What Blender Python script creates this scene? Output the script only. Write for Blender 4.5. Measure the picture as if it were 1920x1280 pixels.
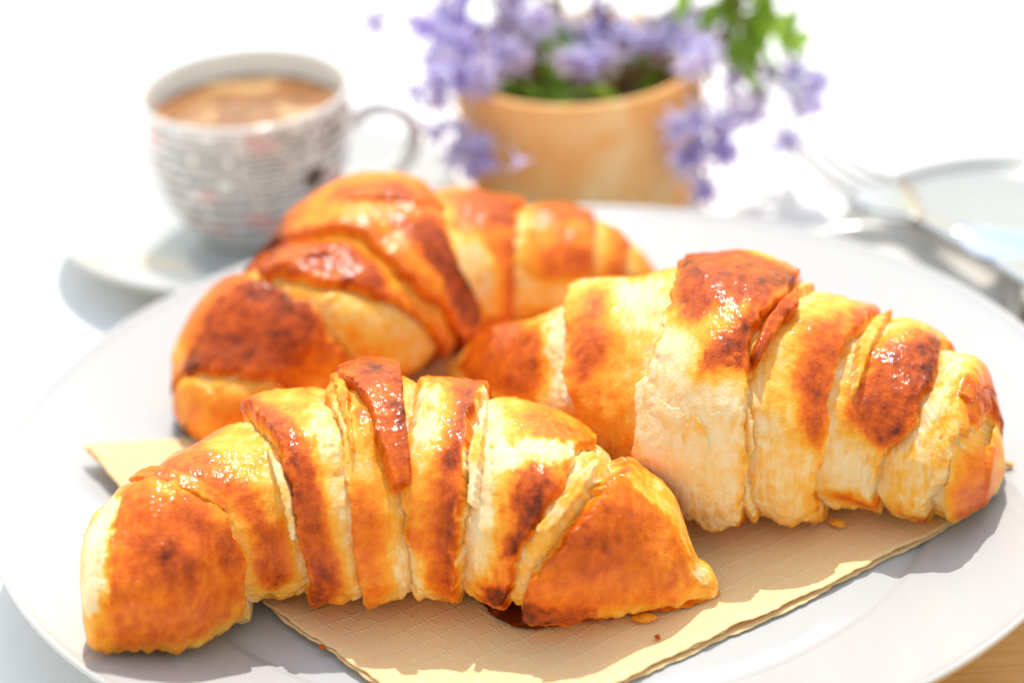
import bpy, math, random
import numpy as np
from mathutils import Matrix, Vector

# ---------------------------------------------------------------- scene, camera, light
for o in list(bpy.data.objects):
    bpy.data.objects.remove(o, do_unlink=True)
scene = bpy.context.scene
COL = scene.collection

cam_data = bpy.data.cameras.new('camera')
cam = bpy.data.objects.new('camera', cam_data); COL.objects.link(cam)
cam_data.sensor_width = 36.0
cam_data.lens = 100.0
cam_data.clip_start = .02; cam_data.clip_end = 2000
cam.matrix_world = (Matrix.Translation((-.0058, -.6061, .370))
                    @ Matrix.Rotation(math.radians(62), 4, 'X') @ Matrix.Rotation(math.radians(-3.5), 4, 'Z'))
cam_data.dof.use_dof = True
cam_data.dof.focus_distance = .652
cam_data.dof.aperture_fstop = 6.0
scene.camera = cam

SUN_EL, SUN_AZ = math.radians(63), math.radians(3)
world = bpy.data.worlds.new('World'); scene.world = world; world.use_nodes = True
wn = world.node_tree.nodes; wn.clear()
sky = wn.new('ShaderNodeTexSky'); sky.sky_type = 'NISHITA'; sky.sun_disc = False
sky.sun_elevation = SUN_EL; sky.sun_rotation = SUN_AZ
sky.air_density = 3.2; sky.dust_density = .9; sky.ozone_density = 1.0
bg = wn.new('ShaderNodeBackground'); bg.inputs['Strength'].default_value = .15
wo = wn.new('ShaderNodeOutputWorld')
wb = wn.new('ShaderNodeMix'); wb.data_type = 'RGBA'; wb.blend_type = 'MULTIPLY'      # white balance for open shade
wb.inputs[0].default_value = 1; wb.inputs[7].default_value = (1, .885, .865, 1)
world.node_tree.links.new(sky.outputs[0], wb.inputs[6]); world.node_tree.links.new(wb.outputs[2], bg.inputs[0]); world.node_tree.links.new(bg.outputs[0], wo.inputs[0])

sun_data = bpy.data.lights.new('sun', 'SUN'); sun_data.energy = 2.3; sun_data.angle = math.radians(.55)
sun_data.color = (1, .965, .91)
sun = bpy.data.objects.new('sun', sun_data); COL.objects.link(sun)
sd = Vector((math.sin(SUN_AZ)*math.cos(SUN_EL), math.cos(SUN_AZ)*math.cos(SUN_EL), math.sin(SUN_EL)))
sun.rotation_euler = (-sd).to_track_quat('-Z', 'Y').to_euler()
sun.location = sd*2

scene.view_settings.view_transform = 'Standard'; scene.view_settings.look = 'None'
scene.view_settings.exposure = .76; scene.view_settings.gamma = 1
scene.view_settings.use_curve_mapping = False
scene.render.engine = 'CYCLES'
scene.cycles.use_denoising = True
scene.cycles.max_bounces = 8; scene.cycles.diffuse_bounces = 5

random.seed(7); RNG = np.random.default_rng(7)
TABLE_Z = -.008

# ---------------------------------------------------------------- helpers
def tag(o, label=None, cat=None, group=None, kind=None):
    if label: o['label'] = label
    if cat: o['category'] = cat
    if group: o['group'] = group
    if kind: o['kind'] = kind
    return o
def empty(name, loc=(0, 0, 0)):
    o = bpy.data.objects.new(name, None); o.empty_display_size = .02
    o.location = loc; COL.objects.link(o); return o
def mesh_data(name, v, f, mat=None, smooth=True, attrs=None, uv=None):
    """v (n,3) array, f (m,3|4) array or list of faces"""
    me = bpy.data.meshes.new(name)
    v = np.asarray(v, np.float32)
    if isinstance(f, np.ndarray):
        me.vertices.add(len(v)); me.vertices.foreach_set('co', v.ravel())
        k = f.shape[1]
        me.loops.add(f.size); me.loops.foreach_set('vertex_index', f.astype(np.int32).ravel())
        me.polygons.add(len(f)); me.polygons.foreach_set('loop_start', np.arange(0, f.size, k, dtype=np.int32))
    else:
        me.from_pydata([tuple(map(float, p)) for p in v], [], f)
    me.update(calc_edges=True)
    if uv is not None:
        l = me.uv_layers.new(name='UVMap')
        li = np.zeros(len(me.loops), np.int32); me.loops.foreach_get('vertex_index', li)
        l.data.foreach_set('uv', np.asarray(uv, np.float32)[li].ravel())
    for n, a in (attrs or {}).items():
        at = me.attributes.new(n, 'FLOAT', 'POINT'); at.data.foreach_set('value', np.asarray(a, np.float32))
    me.polygons.foreach_set('use_smooth', np.full(len(me.polygons), smooth))
    me.validate()
    if mat: me.materials.append(mat)
    return me
def link(name, me, parent=None, loc=(0, 0, 0), rot=(0, 0, 0)):
    o = bpy.data.objects.new(name, me); COL.objects.link(o)
    o.location = loc; o.rotation_euler = rot
    if parent is not None: o.parent = parent
    return o
def grid_faces(nu, nv, wrap_u=False):
    i = np.arange(nu if wrap_u else nu-1); j = np.arange(nv-1)
    I, J = np.meshgrid(i, j, indexing='ij')
    a = I*nv+J; b = ((I+1) % nu)*nv+J
    return np.stack([a, b, b+1, a+1], -1).reshape(-1, 4)
def lathe(name, prof, mat, n=160, parent=None, loc=(0, 0, 0), uv=False):
    p = np.array(prof, float)
    # angle 0 faces the viewer (-Y)
    ang = np.linspace(0, 2*np.pi, n, endpoint=False)
    A, R = np.meshgrid(ang, p[:, 0], indexing='ij'); Z = np.broadcast_to(p[:, 1], R.shape)
    v = np.stack([R*np.sin(A), -R*np.cos(A), Z], -1).reshape(-1, 3)
    return link(name, mesh_data(name, v, grid_faces(n, len(p), True)[:, ::-1], mat), parent, loc)
def tube(points, radii, sides=10, squash=1.0):
    """verts and faces of a tapered tube through points; squash flattens it in z"""
    P = np.array(points, float); n = len(P)
    r = np.broadcast_to(np.asarray(radii, float), (n,))
    T = np.gradient(P, axis=0); T /= np.linalg.norm(T, axis=1, keepdims=True)
    up = np.array([0, 0, 1.]); V = []
    for k in range(n):
        a = np.cross(T[k], up)
        if np.linalg.norm(a) < 1e-3: a = np.cross(T[k], [1., 0, 0])
        a /= np.linalg.norm(a); b = np.cross(a, T[k])
        for q in range(sides):
            w = 2*np.pi*q/sides
            V.append(P[k]+r[k]*(np.cos(w)*a+squash*np.sin(w)*b))
    F = []
    for k in range(n-1):
        for q in range(sides):
            F.append((k*sides+q, k*sides+(q+1) % sides, (k+1)*sides+(q+1) % sides, (k+1)*sides+q))
    F.append(tuple(range(sides))[::-1]); F.append(tuple((n-1)*sides+q for q in range(sides)))
    return np.array(V), F
def smooth_line(pts, n):
    P = np.array(pts, float); s = np.r_[0, np.cumsum(np.linalg.norm(np.diff(P, axis=0), axis=1))]
    q = np.linspace(0, s[-1], n)
    return np.stack([hermite(s, P[:, k], q) for k in range(P.shape[1])], 1)

# gradient noise on numpy arrays
_perm = np.random.default_rng(3).permutation(256); _perm = np.r_[_perm, _perm, _perm]
_grad = np.random.default_rng(5).normal(size=(256, 3)); _grad /= np.linalg.norm(_grad, axis=1, keepdims=True)
def noise(p, freq, seed=0):
    q = np.asarray(p, float)*freq+seed*17.31
    i = np.floor(q).astype(int); f = q-i; i &= 255
    u = f*f*f*(f*(f*6-15)+10); out = 0
    for dx in (0, 1):
        for dy in (0, 1):
            for dz in (0, 1):
                h = _perm[_perm[_perm[(i[..., 0]+dx) & 255]+((i[..., 1]+dy) & 255)]+((i[..., 2]+dz) & 255)]
                g = _grad[h]
                d = g[..., 0]*(f[..., 0]-dx)+g[..., 1]*(f[..., 1]-dy)+g[..., 2]*(f[..., 2]-dz)
                w = (u[..., 0] if dx else 1-u[..., 0])*(u[..., 1] if dy else 1-u[..., 1])*(u[..., 2] if dz else 1-u[..., 2])
                out = out+w*d
    return out*1.6
def fbm(p, freq, octaves=3, seed=0):
    return sum(noise(p, freq*2**k, seed+k)*.5**k for k in range(octaves))
def sstep(a, b, x):
    u = np.clip((x-a)/(b-a), 0, 1); return u*u*(3-2*u)

# ---------------------------------------------------------------- materials
class Mat:
    def __init__(self, name, **inputs):
        self.m = bpy.data.materials.new(name); self.m.use_nodes = True
        self.nt = self.m.node_tree; self.n = self.nt.nodes
        self.b = self.n['Principled BSDF']; self.set(**inputs)
    def set(self, **inputs):
        for k, v in inputs.items():
            s = self.b.inputs[k.replace('_', ' ')]
            s.default_value = (*v, 1) if isinstance(v, tuple) and len(v) == 3 and s.type == 'RGBA' else v
    def new(self, t, **kw):
        n = self.n.new(t)
        for k, v in kw.items(): setattr(n, k, v)
        return n
    def link(self, a, b): self.nt.links.new(a, b)
    def coord(self, kind='Object'):
        return self.new('ShaderNodeTexCoord').outputs[kind]
    def noise(self, scale, detail=3, rough=.55, vec=None, dist=0):
        n = self.new('ShaderNodeTexNoise'); n.inputs['Scale'].default_value = scale
        n.inputs['Detail'].default_value = detail; n.inputs['Roughness'].default_value = rough
        n.inputs['Distortion'].default_value = dist
        self.link(vec if vec is not None else self.coord(), n.inputs['Vector']); return n.outputs['Fac']
    def math(self, op, a, b=None, c=None, clamp=False):
        n = self.new('ShaderNodeMath', operation=op, use_clamp=clamp)
        for k, x in enumerate((a, b, c)):
            if x is None: continue
            if isinstance(x, (int, float)): n.inputs[k].default_value = x
            else: self.link(x, n.inputs[k])
        return n.outputs[0]
    def ramp(self, fac, stops, interp='LINEAR'):
        n = self.new('ShaderNodeValToRGB'); n.color_ramp.interpolation = interp
        el = n.color_ramp.elements
        while len(el) < len(stops): el.new(.5)
        for e, (p, c) in zip(el, stops): e.position = p; e.color = (*c, 1) if len(c) == 3 else c
        self.link(fac, n.inputs[0]); return n.outputs[0]
    def mix(self, fac, a, b, blend='MIX'):
        n = self.new('ShaderNodeMix', data_type='RGBA', blend_type=blend)
        for s, x in ((n.inputs[0], fac), (n.inputs[6], a), (n.inputs[7], b)):
            if isinstance(x, (int, float)): s.default_value = x
            elif isinstance(x, tuple): s.default_value = (*x, 1)
            else: self.link(x, s)
        return n.outputs[2]
    def bump(self, h, strength=.3, dist=.001, prev=None):
        n = self.new('ShaderNodeBump'); n.inputs['Strength'].default_value = strength
        n.inputs['Distance'].default_value = dist; self.link(h, n.inputs['Height'])
        if prev is not None: self.link(prev, n.inputs['Normal'])
        return n.outputs[0]
    def out(self, color=None, rough=None, normal=None):
        if color is not None: self.link(color, self.b.inputs['Base Color'])
        if rough is not None: self.link(rough, self.b.inputs['Roughness'])
        if normal is not None: self.link(normal, self.b.inputs['Normal'])
        return self.m

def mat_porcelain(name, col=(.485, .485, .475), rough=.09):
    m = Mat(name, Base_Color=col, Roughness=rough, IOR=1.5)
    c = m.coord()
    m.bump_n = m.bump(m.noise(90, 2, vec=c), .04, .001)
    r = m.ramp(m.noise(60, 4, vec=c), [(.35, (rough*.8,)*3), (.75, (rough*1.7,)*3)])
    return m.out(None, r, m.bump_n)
def mat_crust():
    m = Mat('baked_dough', IOR=1.45)
    c = m.coord()
    at = m.new('ShaderNodeAttribute', attribute_name='brown').outputs['Fac']
    n1 = m.noise(520, 5, .6, c, .4); n2 = m.noise(1700, 3, .6, c)
    b = m.math('ADD', at, m.math('MULTIPLY', m.math('SUBTRACT', n1, .5), .16))
    b = m.math('ADD', b, m.math('MULTIPLY', m.math('SUBTRACT', n2, .5), .20), clamp=True)
    col = m.ramp(b, [(.0, (.86, .69, .42)), (.13, (.86, .60, .27)), (.28, (.87, .455, .065)), (.44, (.85, .305, .016)),
                     (.58, (.79, .19, .008)), (.73, (.62, .108, .004)), (.87, (.40, .056, .003)), (1, (.13, .02, .003))])
    rough = m.ramp(b, [(0, (.6,)*3), (.3, (.48,)*3), (.6, (.34,)*3)])
    v = m.new('ShaderNodeTexVoronoi', feature='SMOOTH_F1'); v.inputs['Scale'].default_value = 800
    m.link(c, v.inputs['Vector'])
    nb = m.bump(n1, .35, .0009)
    nb = m.bump(n2, .5, .0005, nb)
    cn = m.bump(m.math('SUBTRACT', 1, v.outputs['Distance']), .24, .0007)
    cn = m.bump(m.noise(1300, 2, .5, c), .26, .0005, cn)
    m.set(Coat_Roughness=.15, Specular_IOR_Level=.07, Subsurface_Weight=.1, Subsurface_Scale=.0025, Subsurface_Radius=(1., .42, .13))
    m.link(cn, m.b.inputs['Coat Normal'])
    m.link(m.ramp(b, [(.1, (.10,)*3), (.5, (.42,)*3)]), m.b.inputs['Coat Weight'])
    return m.out(col, rough, nb)
# ---------------------------------------------------------------- croissant surface
KH = 1.5
def plate_z(x, y):
    r = np.hypot(x, y)
    return np.where(r < .0955, .007, .007 + .012*np.clip((r-.0955)/.0395, 0, 1)**1.2)
def hermite(s, v, q):
    """smooth interpolation of samples v(s) at q (Catmull-Rom style)"""
    s = np.asarray(s); v = np.asarray(v)
    m = np.gradient(v, s)
    i = np.clip(np.searchsorted(s, q)-1, 0, len(s)-2)
    h = s[i+1]-s[i]; u = np.clip((q-s[i])/h, 0, 1)
    return ((2*u**3-3*u**2+1)*v[i] + (u**3-2*u**2+u)*h*m[i]
            + (-2*u**3+3*u**2)*v[i+1] + (u**3-u**2)*h*m[i+1])
class Body:
    """a crescent of rings: ring = centre x, y, facing angle, half width"""
    def __init__(self, rings, cap0, cap1):
        R = np.array(rings, float)
        self.x, self.y, self.a, self.w = R.T
        self.s = np.r_[0, np.cumsum(np.hypot(np.diff(self.x), np.diff(self.y)))]
        self.L = self.s[-1]
        self.c0 = cap0*self.w[0]; self.c1 = cap1*self.w[-1]
        self.t0 = -self.c0; self.t1 = self.L+self.c1
        d0 = np.array([self.x[0]-self.x[1], self.y[0]-self.y[1]]); self.d0 = d0/np.hypot(*d0)
        d1 = np.array([self.x[-1]-self.x[-2], self.y[-1]-self.y[-2]]); self.d1 = d1/np.hypot(*d1)
    def ring(self, t):
        q = np.clip(t, 0, self.L)
        x = hermite(self.s, self.x, q); y = hermite(self.s, self.y, q)
        a = hermite(self.s, self.a, q); w = hermite(self.s, self.w, q)
        e0 = np.clip(-t, 0, None); e1 = np.clip(t-self.L, 0, None)
        x = x+self.d0[0]*e0+self.d1[0]*e1; y = y+self.d0[1]*e0+self.d1[1]*e1
        f = np.sqrt(np.clip(1-(e0/self.c0)**2.2-(e1/self.c1)**2.2, .0004, 1))
        return x, y, a, w*f, w*(1-f)
    def point(self, t, phi):
        x, y, a, w, cut = self.ring(t)
        h = KH*w; s = np.sin(phi)
        z0 = plate_z(x, y)+.001
        z = z0+cut*KH*.32+h*(.45+np.where(s > 0, .55*s, -.45*np.abs(s)**.6))
        r = -w*np.cos(phi)
        return np.stack([x+np.sin(a)*r, y+np.cos(a)*r, z], -1)
    def normal(self, t, phi):
        e = 2e-4
        dt = self.point(np.clip(t+e, self.t0, self.t1), phi)-self.point(np.clip(t-e, self.t0, self.t1), phi)
        dp = self.point(t, phi+.01)-self.point(t, phi-.01)
        n = np.cross(dp, dt)
        n /= np.linalg.norm(n, axis=-1, keepdims=True)+1e-12
        x, y, a, w, cut = self.ring(t)
        ctr = np.stack([x, y, plate_z(x, y)+.001+KH*.45*w+cut*KH*.32], -1)
        sgn = np.sign(np.sum(n*(self.point(t, phi)-ctr), -1, keepdims=True)); sgn[sgn == 0] = 1
        return n*sgn
# traced layout of each roll: ring = x, y, facing, half width (m); creases and patches in (mm along, degrees round)
BASE_CRUST = [(-0.0202, -0.0476), (-0.0162, -0.0546), (-0.0115, -0.0633), (-0.0049, -0.0663), (0.0024, -0.0655), (0.0105, -0.0647), (0.02, -0.0624), (0.0278, -0.0622), (0.032, -0.0607), (0.0387, -0.0556), (0.0372, -0.0504), (0.0267, -0.0499), (-0.0043, -0.0476)]
FRONT = dict(
 rings=[(-0.0992, -0.0632, -0.0069, 0.0183), (-0.0876, -0.0522, -0.1141, 0.0251), (-0.0745, -0.0405, -0.0518, 0.0266), (-0.0624, -0.032, -0.0059, 0.028), (-0.0512, -0.0325, -0.0074, 0.0296), (-0.04, -0.0343, 0.0213, 0.0321), (-0.03, -0.0352, 0.0599, 0.0311), (-0.021, -0.0359, 0.0822, 0.0297), (-0.009, -0.0418, 0.1072, 0.0289), (0.0032, -0.0473, 0.0992, 0.0277), (0.0118, -0.0482, 0.0744, 0.0248), (0.0203, -0.0499, 0.0299, 0.0185), (0.0285, -0.0524, 0.0684, 0.013), (0.0343, -0.0545, -0.0914, 0.0058)],
 cap=(0.45, 0.7),
 creases=[([(39.4, -10.0), (39.4, 13.0), (37.9, 32.0), (32.1, 51.0), (22.9, 72.0), (12.1, 91.0), (4.5, 118.0)], -1, 1.2),
  ([(54.8, -12.0), (55.2, 14.0), (52.9, 42.0), (50.6, 60.0), (44.8, 89.0), (39.8, 120.0)], 1, 2.0),
  ([(67.8, -26.0), (67.1, 6.0), (66.3, 33.0), (64.4, 60.0), (62.1, 89.0), (59.8, 99.0)], 1, 1.6),
  ([(80.9, -27.0), (80.5, 4.0), (80.5, 32.0), (81.3, 59.0), (83.2, 98.0)], 1, 0.8),
  ([(91.3, -16.0), (92.8, 2.0), (95.1, 35.0), (95.5, 60.0), (97.0, 91.0), (97.8, 123.0)], -1, 2.2),
  ([(104.3, -10.0), (107.4, 9.0), (112.0, 30.0), (117.8, 51.0), (123.2, 79.0), (125.9, 108.0)], -1, 0.9),
  ([(108.6, -6.0), (111.3, 3.0), (117.0, 20.0), (121.2, 39.0), (125.5, 56.0), (130.5, 80.0)], 1, 1.8)],
 patches=[([(62.1, 89.0), (66.3, 33.0), (67.8, -22.0), (74.4, -15.0), (74.4, 20.0), (72.8, 45.0), (67.5, 74.0)], 0.2, 3),
  ([(0.6, 78.0), (5.6, 100.0), (16.4, 71.0), (27.1, 54.0), (36.0, 26.0), (37.9, 1.0), (33.3, -15.0), (24.4, -16.0), (12.1, -22.0), (1.8, -20.0), (-0.2, 13.0), (0.2, 42.0)], 0.72, 3),
  ([(8.7, 55.0), (15.6, 48.0), (23.7, 26.0), (21.4, 13.0), (14.4, 22.0)], 0.95, 3),
  ([(16.4, 68.0), (28.3, 48.0), (35.6, 23.0), (33.7, 13.0), (22.9, 39.0)], 0.84, 4),
  ([(-7.5, 42.0), (-5.9, 87.0), (-1.7, 121.0), (5.6, 119.0), (5.2, 91.0), (3.3, 71.0), (1.8, 40.0), (-0.2, 12.0), (-7.5, 14.0)], 0.0, 1.5),
  ([(11.0, 121.0), (17.1, 115.0), (27.9, 112.0), (32.5, 81.0), (42.9, 51.0), (47.1, 30.0), (46.7, 18.0), (37.9, 38.0), (32.1, 57.0), (21.4, 81.0), (10.6, 103.0)], 0.78, 2),
  ([(35.2, 101.0), (42.9, 91.0), (49.4, 63.0), (50.2, 45.0), (44.4, 52.0), (37.1, 75.0)], 0.3, 3),
  ([(44.0, 23.0), (50.6, 23.0), (53.2, 12.0), (52.5, -6.0), (47.5, -18.0), (43.3, -5.0), (42.5, 3.0)], 0.82, 1.5),
  ([(54.0, 42.0), (54.4, 16.0), (54.4, -10.0), (53.2, -8.0), (52.5, 16.0), (51.3, 42.0), (47.5, 61.0), (49.0, 62.0), (52.1, 54.0)], 0.02, 1),
  ([(41.0, 121.0), (50.2, 87.0), (56.7, 64.0), (59.8, 46.0), (61.3, 28.0), (61.7, 12.0), (64.0, -10.0), (59.8, -33.0), (55.9, -37.0), (55.2, -6.0), (55.6, 18.0), (52.9, 42.0), (51.3, 60.0), (46.3, 85.0)], 0.8, 2),
  ([(57.9, 96.0), (61.3, 85.0), (65.2, 51.0), (66.3, 32.0), (66.7, 6.0), (64.0, 6.0), (62.1, 34.0), (59.8, 59.0), (56.7, 80.0)], 0.14, 2),
  ([(69.4, 35.0), (74.4, 32.0), (76.3, 15.0), (74.0, -0.0), (75.9, -9.0), (70.9, -21.0), (68.6, -4.0), (68.2, 15.0)], 0.66, 3),
  ([(77.1, 7.0), (81.7, 7.0), (86.3, 2.0), (85.9, -17.0), (79.0, -21.0), (76.7, -6.0)], 0.05, 2.5),
  ([(89.0, 107.0), (97.4, 125.0), (97.0, 88.0), (95.5, 64.0), (95.1, 46.0), (94.0, 16.0), (91.7, -8.0), (88.2, -20.0), (87.1, -8.0), (85.9, 8.0), (86.3, 32.0), (87.4, 50.0), (90.5, 64.0), (91.3, 80.0)], 0.8, 2.5),
  ([(81.7, 89.0), (87.8, 103.0), (89.7, 81.0), (87.4, 55.0), (84.4, 44.0), (82.1, 53.0), (81.3, 71.0)], 0.15, 3),
  ([(95.1, 35.0), (95.5, 60.0), (97.0, 91.0), (98.2, 125.0), (104.7, 103.0), (104.7, 65.0), (103.2, 45.0), (104.0, 21.0), (101.7, -0.0), (92.4, -11.0), (93.2, 9.0)], 0.05, 1.5),
  ([(107.8, 57.0), (111.3, 64.0), (115.1, 61.0), (116.6, 53.0), (114.3, 45.0), (112.8, 28.0), (107.8, 7.0), (104.0, 8.0), (104.0, 19.0), (106.3, 27.0), (105.9, 42.0)], 0.86, 1.5),
  ([(107.4, 100.0), (113.9, 115.0), (122.4, 102.0), (118.6, 87.0), (111.3, 80.0)], 0.6, 2.5),
  ([(102.4, 68.0), (111.3, 80.0), (123.2, 88.0), (125.5, 83.0), (118.9, 67.0), (111.6, 66.0), (104.3, 57.0)], 0.03, 2),
  ([(127.0, 80.0), (127.4, 69.0), (121.2, 40.0), (116.3, 20.0), (111.3, 3.0), (109.3, -1.0), (113.2, 23.0), (118.9, 43.0), (123.9, 63.0)], 0.12, 1.5),
  ([(130.5, 71.0), (137.0, 95.0), (142.0, 74.0), (145.8, 61.0), (146.6, 16.0), (142.8, -12.0), (132.8, -15.0), (123.2, -16.0), (113.2, -13.0), (109.7, -5.0), (113.6, 7.0), (118.9, 24.0), (123.9, 40.0)], 0.66, 3.5),
  ([(122.4, 30.0), (130.1, 51.0), (137.0, 43.0), (133.9, 12.0), (123.2, 0.0), (117.8, 10.0)], 0.82, 5),
  ([(130.9, 89.0), (138.5, 101.0), (145.8, 113.0), (147.8, 60.0), (145.5, 57.0), (139.7, 72.0), (132.4, 74.0)], 0.3, 2),
  ([(147.8, 110.0), (150.4, 65.0), (148.9, 24.0), (146.2, 36.0)], 0.05, 1.5),
  ([(98.2, -9.0), (106.6, -5.0), (116.3, -8.0), (125.1, -15.0), (123.6, -37.0), (103.6, -36.0), (97.8, -23.0)], 0.9, 1.5)],
 flap=[(64.0, 122.0), (68.6, 122.0), (75.9, 124.0), (78.6, 106.0), (80.1, 78.0), (82.1, 52.0), (82.1, 38.0), (77.8, 35.0), (76.7, 42.0), (75.5, 50.0), (73.2, 60.0), (71.7, 75.0), (68.6, 88.0), (64.4, 104.0)],
 flakes=[([(61.7, 122.0), (64.8, 122.0), (67.8, 79.0), (69.4, 52.0), (68.2, 52.0), (65.2, 77.0)], 0.5, 1.3),
  ([(95.9, 59.0), (97.4, 75.0), (98.2, 93.0), (99.7, 92.0), (99.7, 61.0), (98.2, 32.0), (96.3, 33.0)], 0.12, 1.2),
  ([(112.0, 26.0), (118.2, 48.0), (124.7, 77.0), (126.6, 77.0), (122.4, 50.0), (115.9, 27.0)], 0.25, 1.1),
  ([(6.4, 117.0), (17.1, 93.0), (27.5, 69.0), (36.3, 44.0), (34.8, 41.0), (24.1, 64.0), (13.7, 86.0)], 0.58, 1.3),
  ([(47.5, 64.0), (51.3, 53.0), (53.6, 32.0), (54.0, 13.0), (52.5, 12.0), (50.9, 36.0)], 0.12, 1.1)])
BACK = dict(
 rings=[(-0.0864, 0.0314, -0.647, 0.0122), (-0.0773, 0.0375, -1.0696, 0.019), (-0.065, 0.0478, -1.0716, 0.025), (-0.0527, 0.0603, -0.997, 0.0274), (-0.0435, 0.0751, -0.7947, 0.0303), (-0.034, 0.0842, -0.6114, 0.0299), (-0.0227, 0.0888, -0.4023, 0.0255), (-0.0113, 0.0918, -0.2352, 0.0239), (0.0002, 0.0941, -0.0969, 0.0204), (0.0124, 0.096, 0.0262, 0.0181), (0.0227, 0.0976, 0.008, 0.0138), (0.0314, 0.0983, -0.0755, 0.0072), (0.0362, 0.0981, 0.004, 0.0025)],
 cap=(0.4, 1.2),
 creases=[([(10.7, -1.0), (7.3, 23.0), (4.4, 56.0), (0.7, 89.0), (-2.7, 128.0)], 1, 1.5),
  ([(25.4, -5.0), (22.1, 12.0), (21.7, 35.0), (23.2, 50.0), (24.3, 69.0), (24.3, 92.0), (28.4, 123.0)], -1, 1.6),
  ([(58.3, -15.0), (48.4, 4.0), (40.2, 29.0), (33.9, 48.0), (28.8, 68.0), (30.2, 96.0), (38.8, 119.0)], 1, 1.5),
  ([(76.5, -30.0), (64.6, -4.0), (51.7, 19.0), (46.9, 43.0), (49.1, 59.0), (50.2, 73.0), (48.4, 88.0), (45.4, 104.0)], 1, 2.0),
  ([(83.1, -14.0), (80.9, -1.0), (74.2, 19.0), (74.2, 35.0), (79.4, 57.0), (85.7, 82.0)], -1, 2.5),
  ([(101.6, -5.0), (103.8, 26.0), (106.4, 49.0), (111.6, 116.0)], -1, 1.6),
  ([(128.2, 11.0), (130.1, 48.0), (130.4, 95.0)], -1, 1.4),
  ([(136.4, 13.0), (138.6, 76.0)], -1, 1.0)],
 patches=[([(-2.7, 128.0), (0.7, 89.0), (4.4, 56.0), (7.3, 23.0), (10.7, -1.0), (1.8, -1.0), (-4.9, -33.0)], 0.55, 2),
  ([(6.6, 150.0), (13.2, 130.0), (20.6, 108.0), (25.1, 93.0), (25.4, 76.0), (22.9, 53.0), (21.4, 42.0), (15.8, 34.0), (12.1, 30.0), (8.1, 47.0), (4.0, 64.0), (-1.2, 120.0)], 0.88, 3),
  ([(25.4, 64.0), (34.7, 45.0), (48.4, 4.0), (56.1, -13.0), (50.6, -30.0), (28.4, -4.0), (21.0, 32.0)], 0.25, 3),
  ([(19.9, 39.0), (24.3, 26.0), (28.8, 2.0), (25.4, -6.0), (20.3, 10.0)], 0.6, 4),
  ([(36.9, 113.0), (44.3, 96.0), (49.1, 82.0), (49.5, 61.0), (46.1, 43.0), (38.4, 35.0), (34.7, 49.0), (31.0, 76.0), (31.7, 92.0)], 0.86, 2),
  ([(44.3, 49.0), (47.6, 24.0), (64.6, -8.0), (57.6, -10.0), (41.0, 24.0)], 0.4, 3),
  ([(47.3, 105.0), (51.3, 92.0), (56.1, 72.0), (56.9, 54.0), (55.4, 27.0), (62.0, 3.0), (51.0, 16.0), (48.0, 47.0), (48.7, 78.0)], 0.5, 3),
  ([(56.5, 110.0), (69.1, 117.0), (73.9, 93.0), (81.6, 82.0), (80.2, 61.0), (63.9, 64.0), (59.5, 95.0)], 0.62, 4),
  ([(61.7, 65.0), (71.7, 56.0), (72.8, 39.0), (74.2, 19.0), (82.8, -7.0), (77.2, -18.0), (62.4, 6.0), (59.8, 35.0), (58.3, 56.0)], 0.92, 2),
  ([(80.9, 54.0), (92.7, 50.0), (96.8, 22.0), (96.4, -7.0), (86.4, -8.0), (78.3, 19.0)], 0.16, 2.5),
  ([(90.5, 97.0), (106.8, 116.0), (108.6, 79.0), (105.3, 58.0), (89.4, 59.0)], 0.8, 3),
  ([(97.2, 49.0), (106.0, 53.0), (101.6, -5.0), (97.5, -7.0), (97.2, 26.0)], 0.72, 3),
  ([(113.4, 107.0), (129.0, 120.0), (129.7, 81.0), (112.0, 68.0)], 0.72, 3),
  ([(104.2, 20.0), (118.6, 14.0), (126.7, 11.0), (122.7, -9.0), (103.1, -7.0)], 0.2, 3),
  ([(114.2, 42.0), (128.6, 47.0), (126.7, 26.0), (114.9, 20.0)], 0.72, 3),
  ([(130.4, 119.0), (140.4, 85.0), (146.0, 54.0), (133.8, 16.0), (130.8, 59.0)], 0.5, 4)],
 flap=[],
 flakes=[([(53.2, 105.0), (62.4, 105.0), (70.2, 88.0), (81.6, 82.0), (82.4, 64.0), (70.9, 64.0), (62.8, 82.0), (55.8, 94.0)], 0.75, 1.3),
  ([(29.1, 109.0), (38.0, 96.0), (39.5, 76.0), (33.2, 87.0), (26.2, 96.0)], 0.75, 1.3)])
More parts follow.
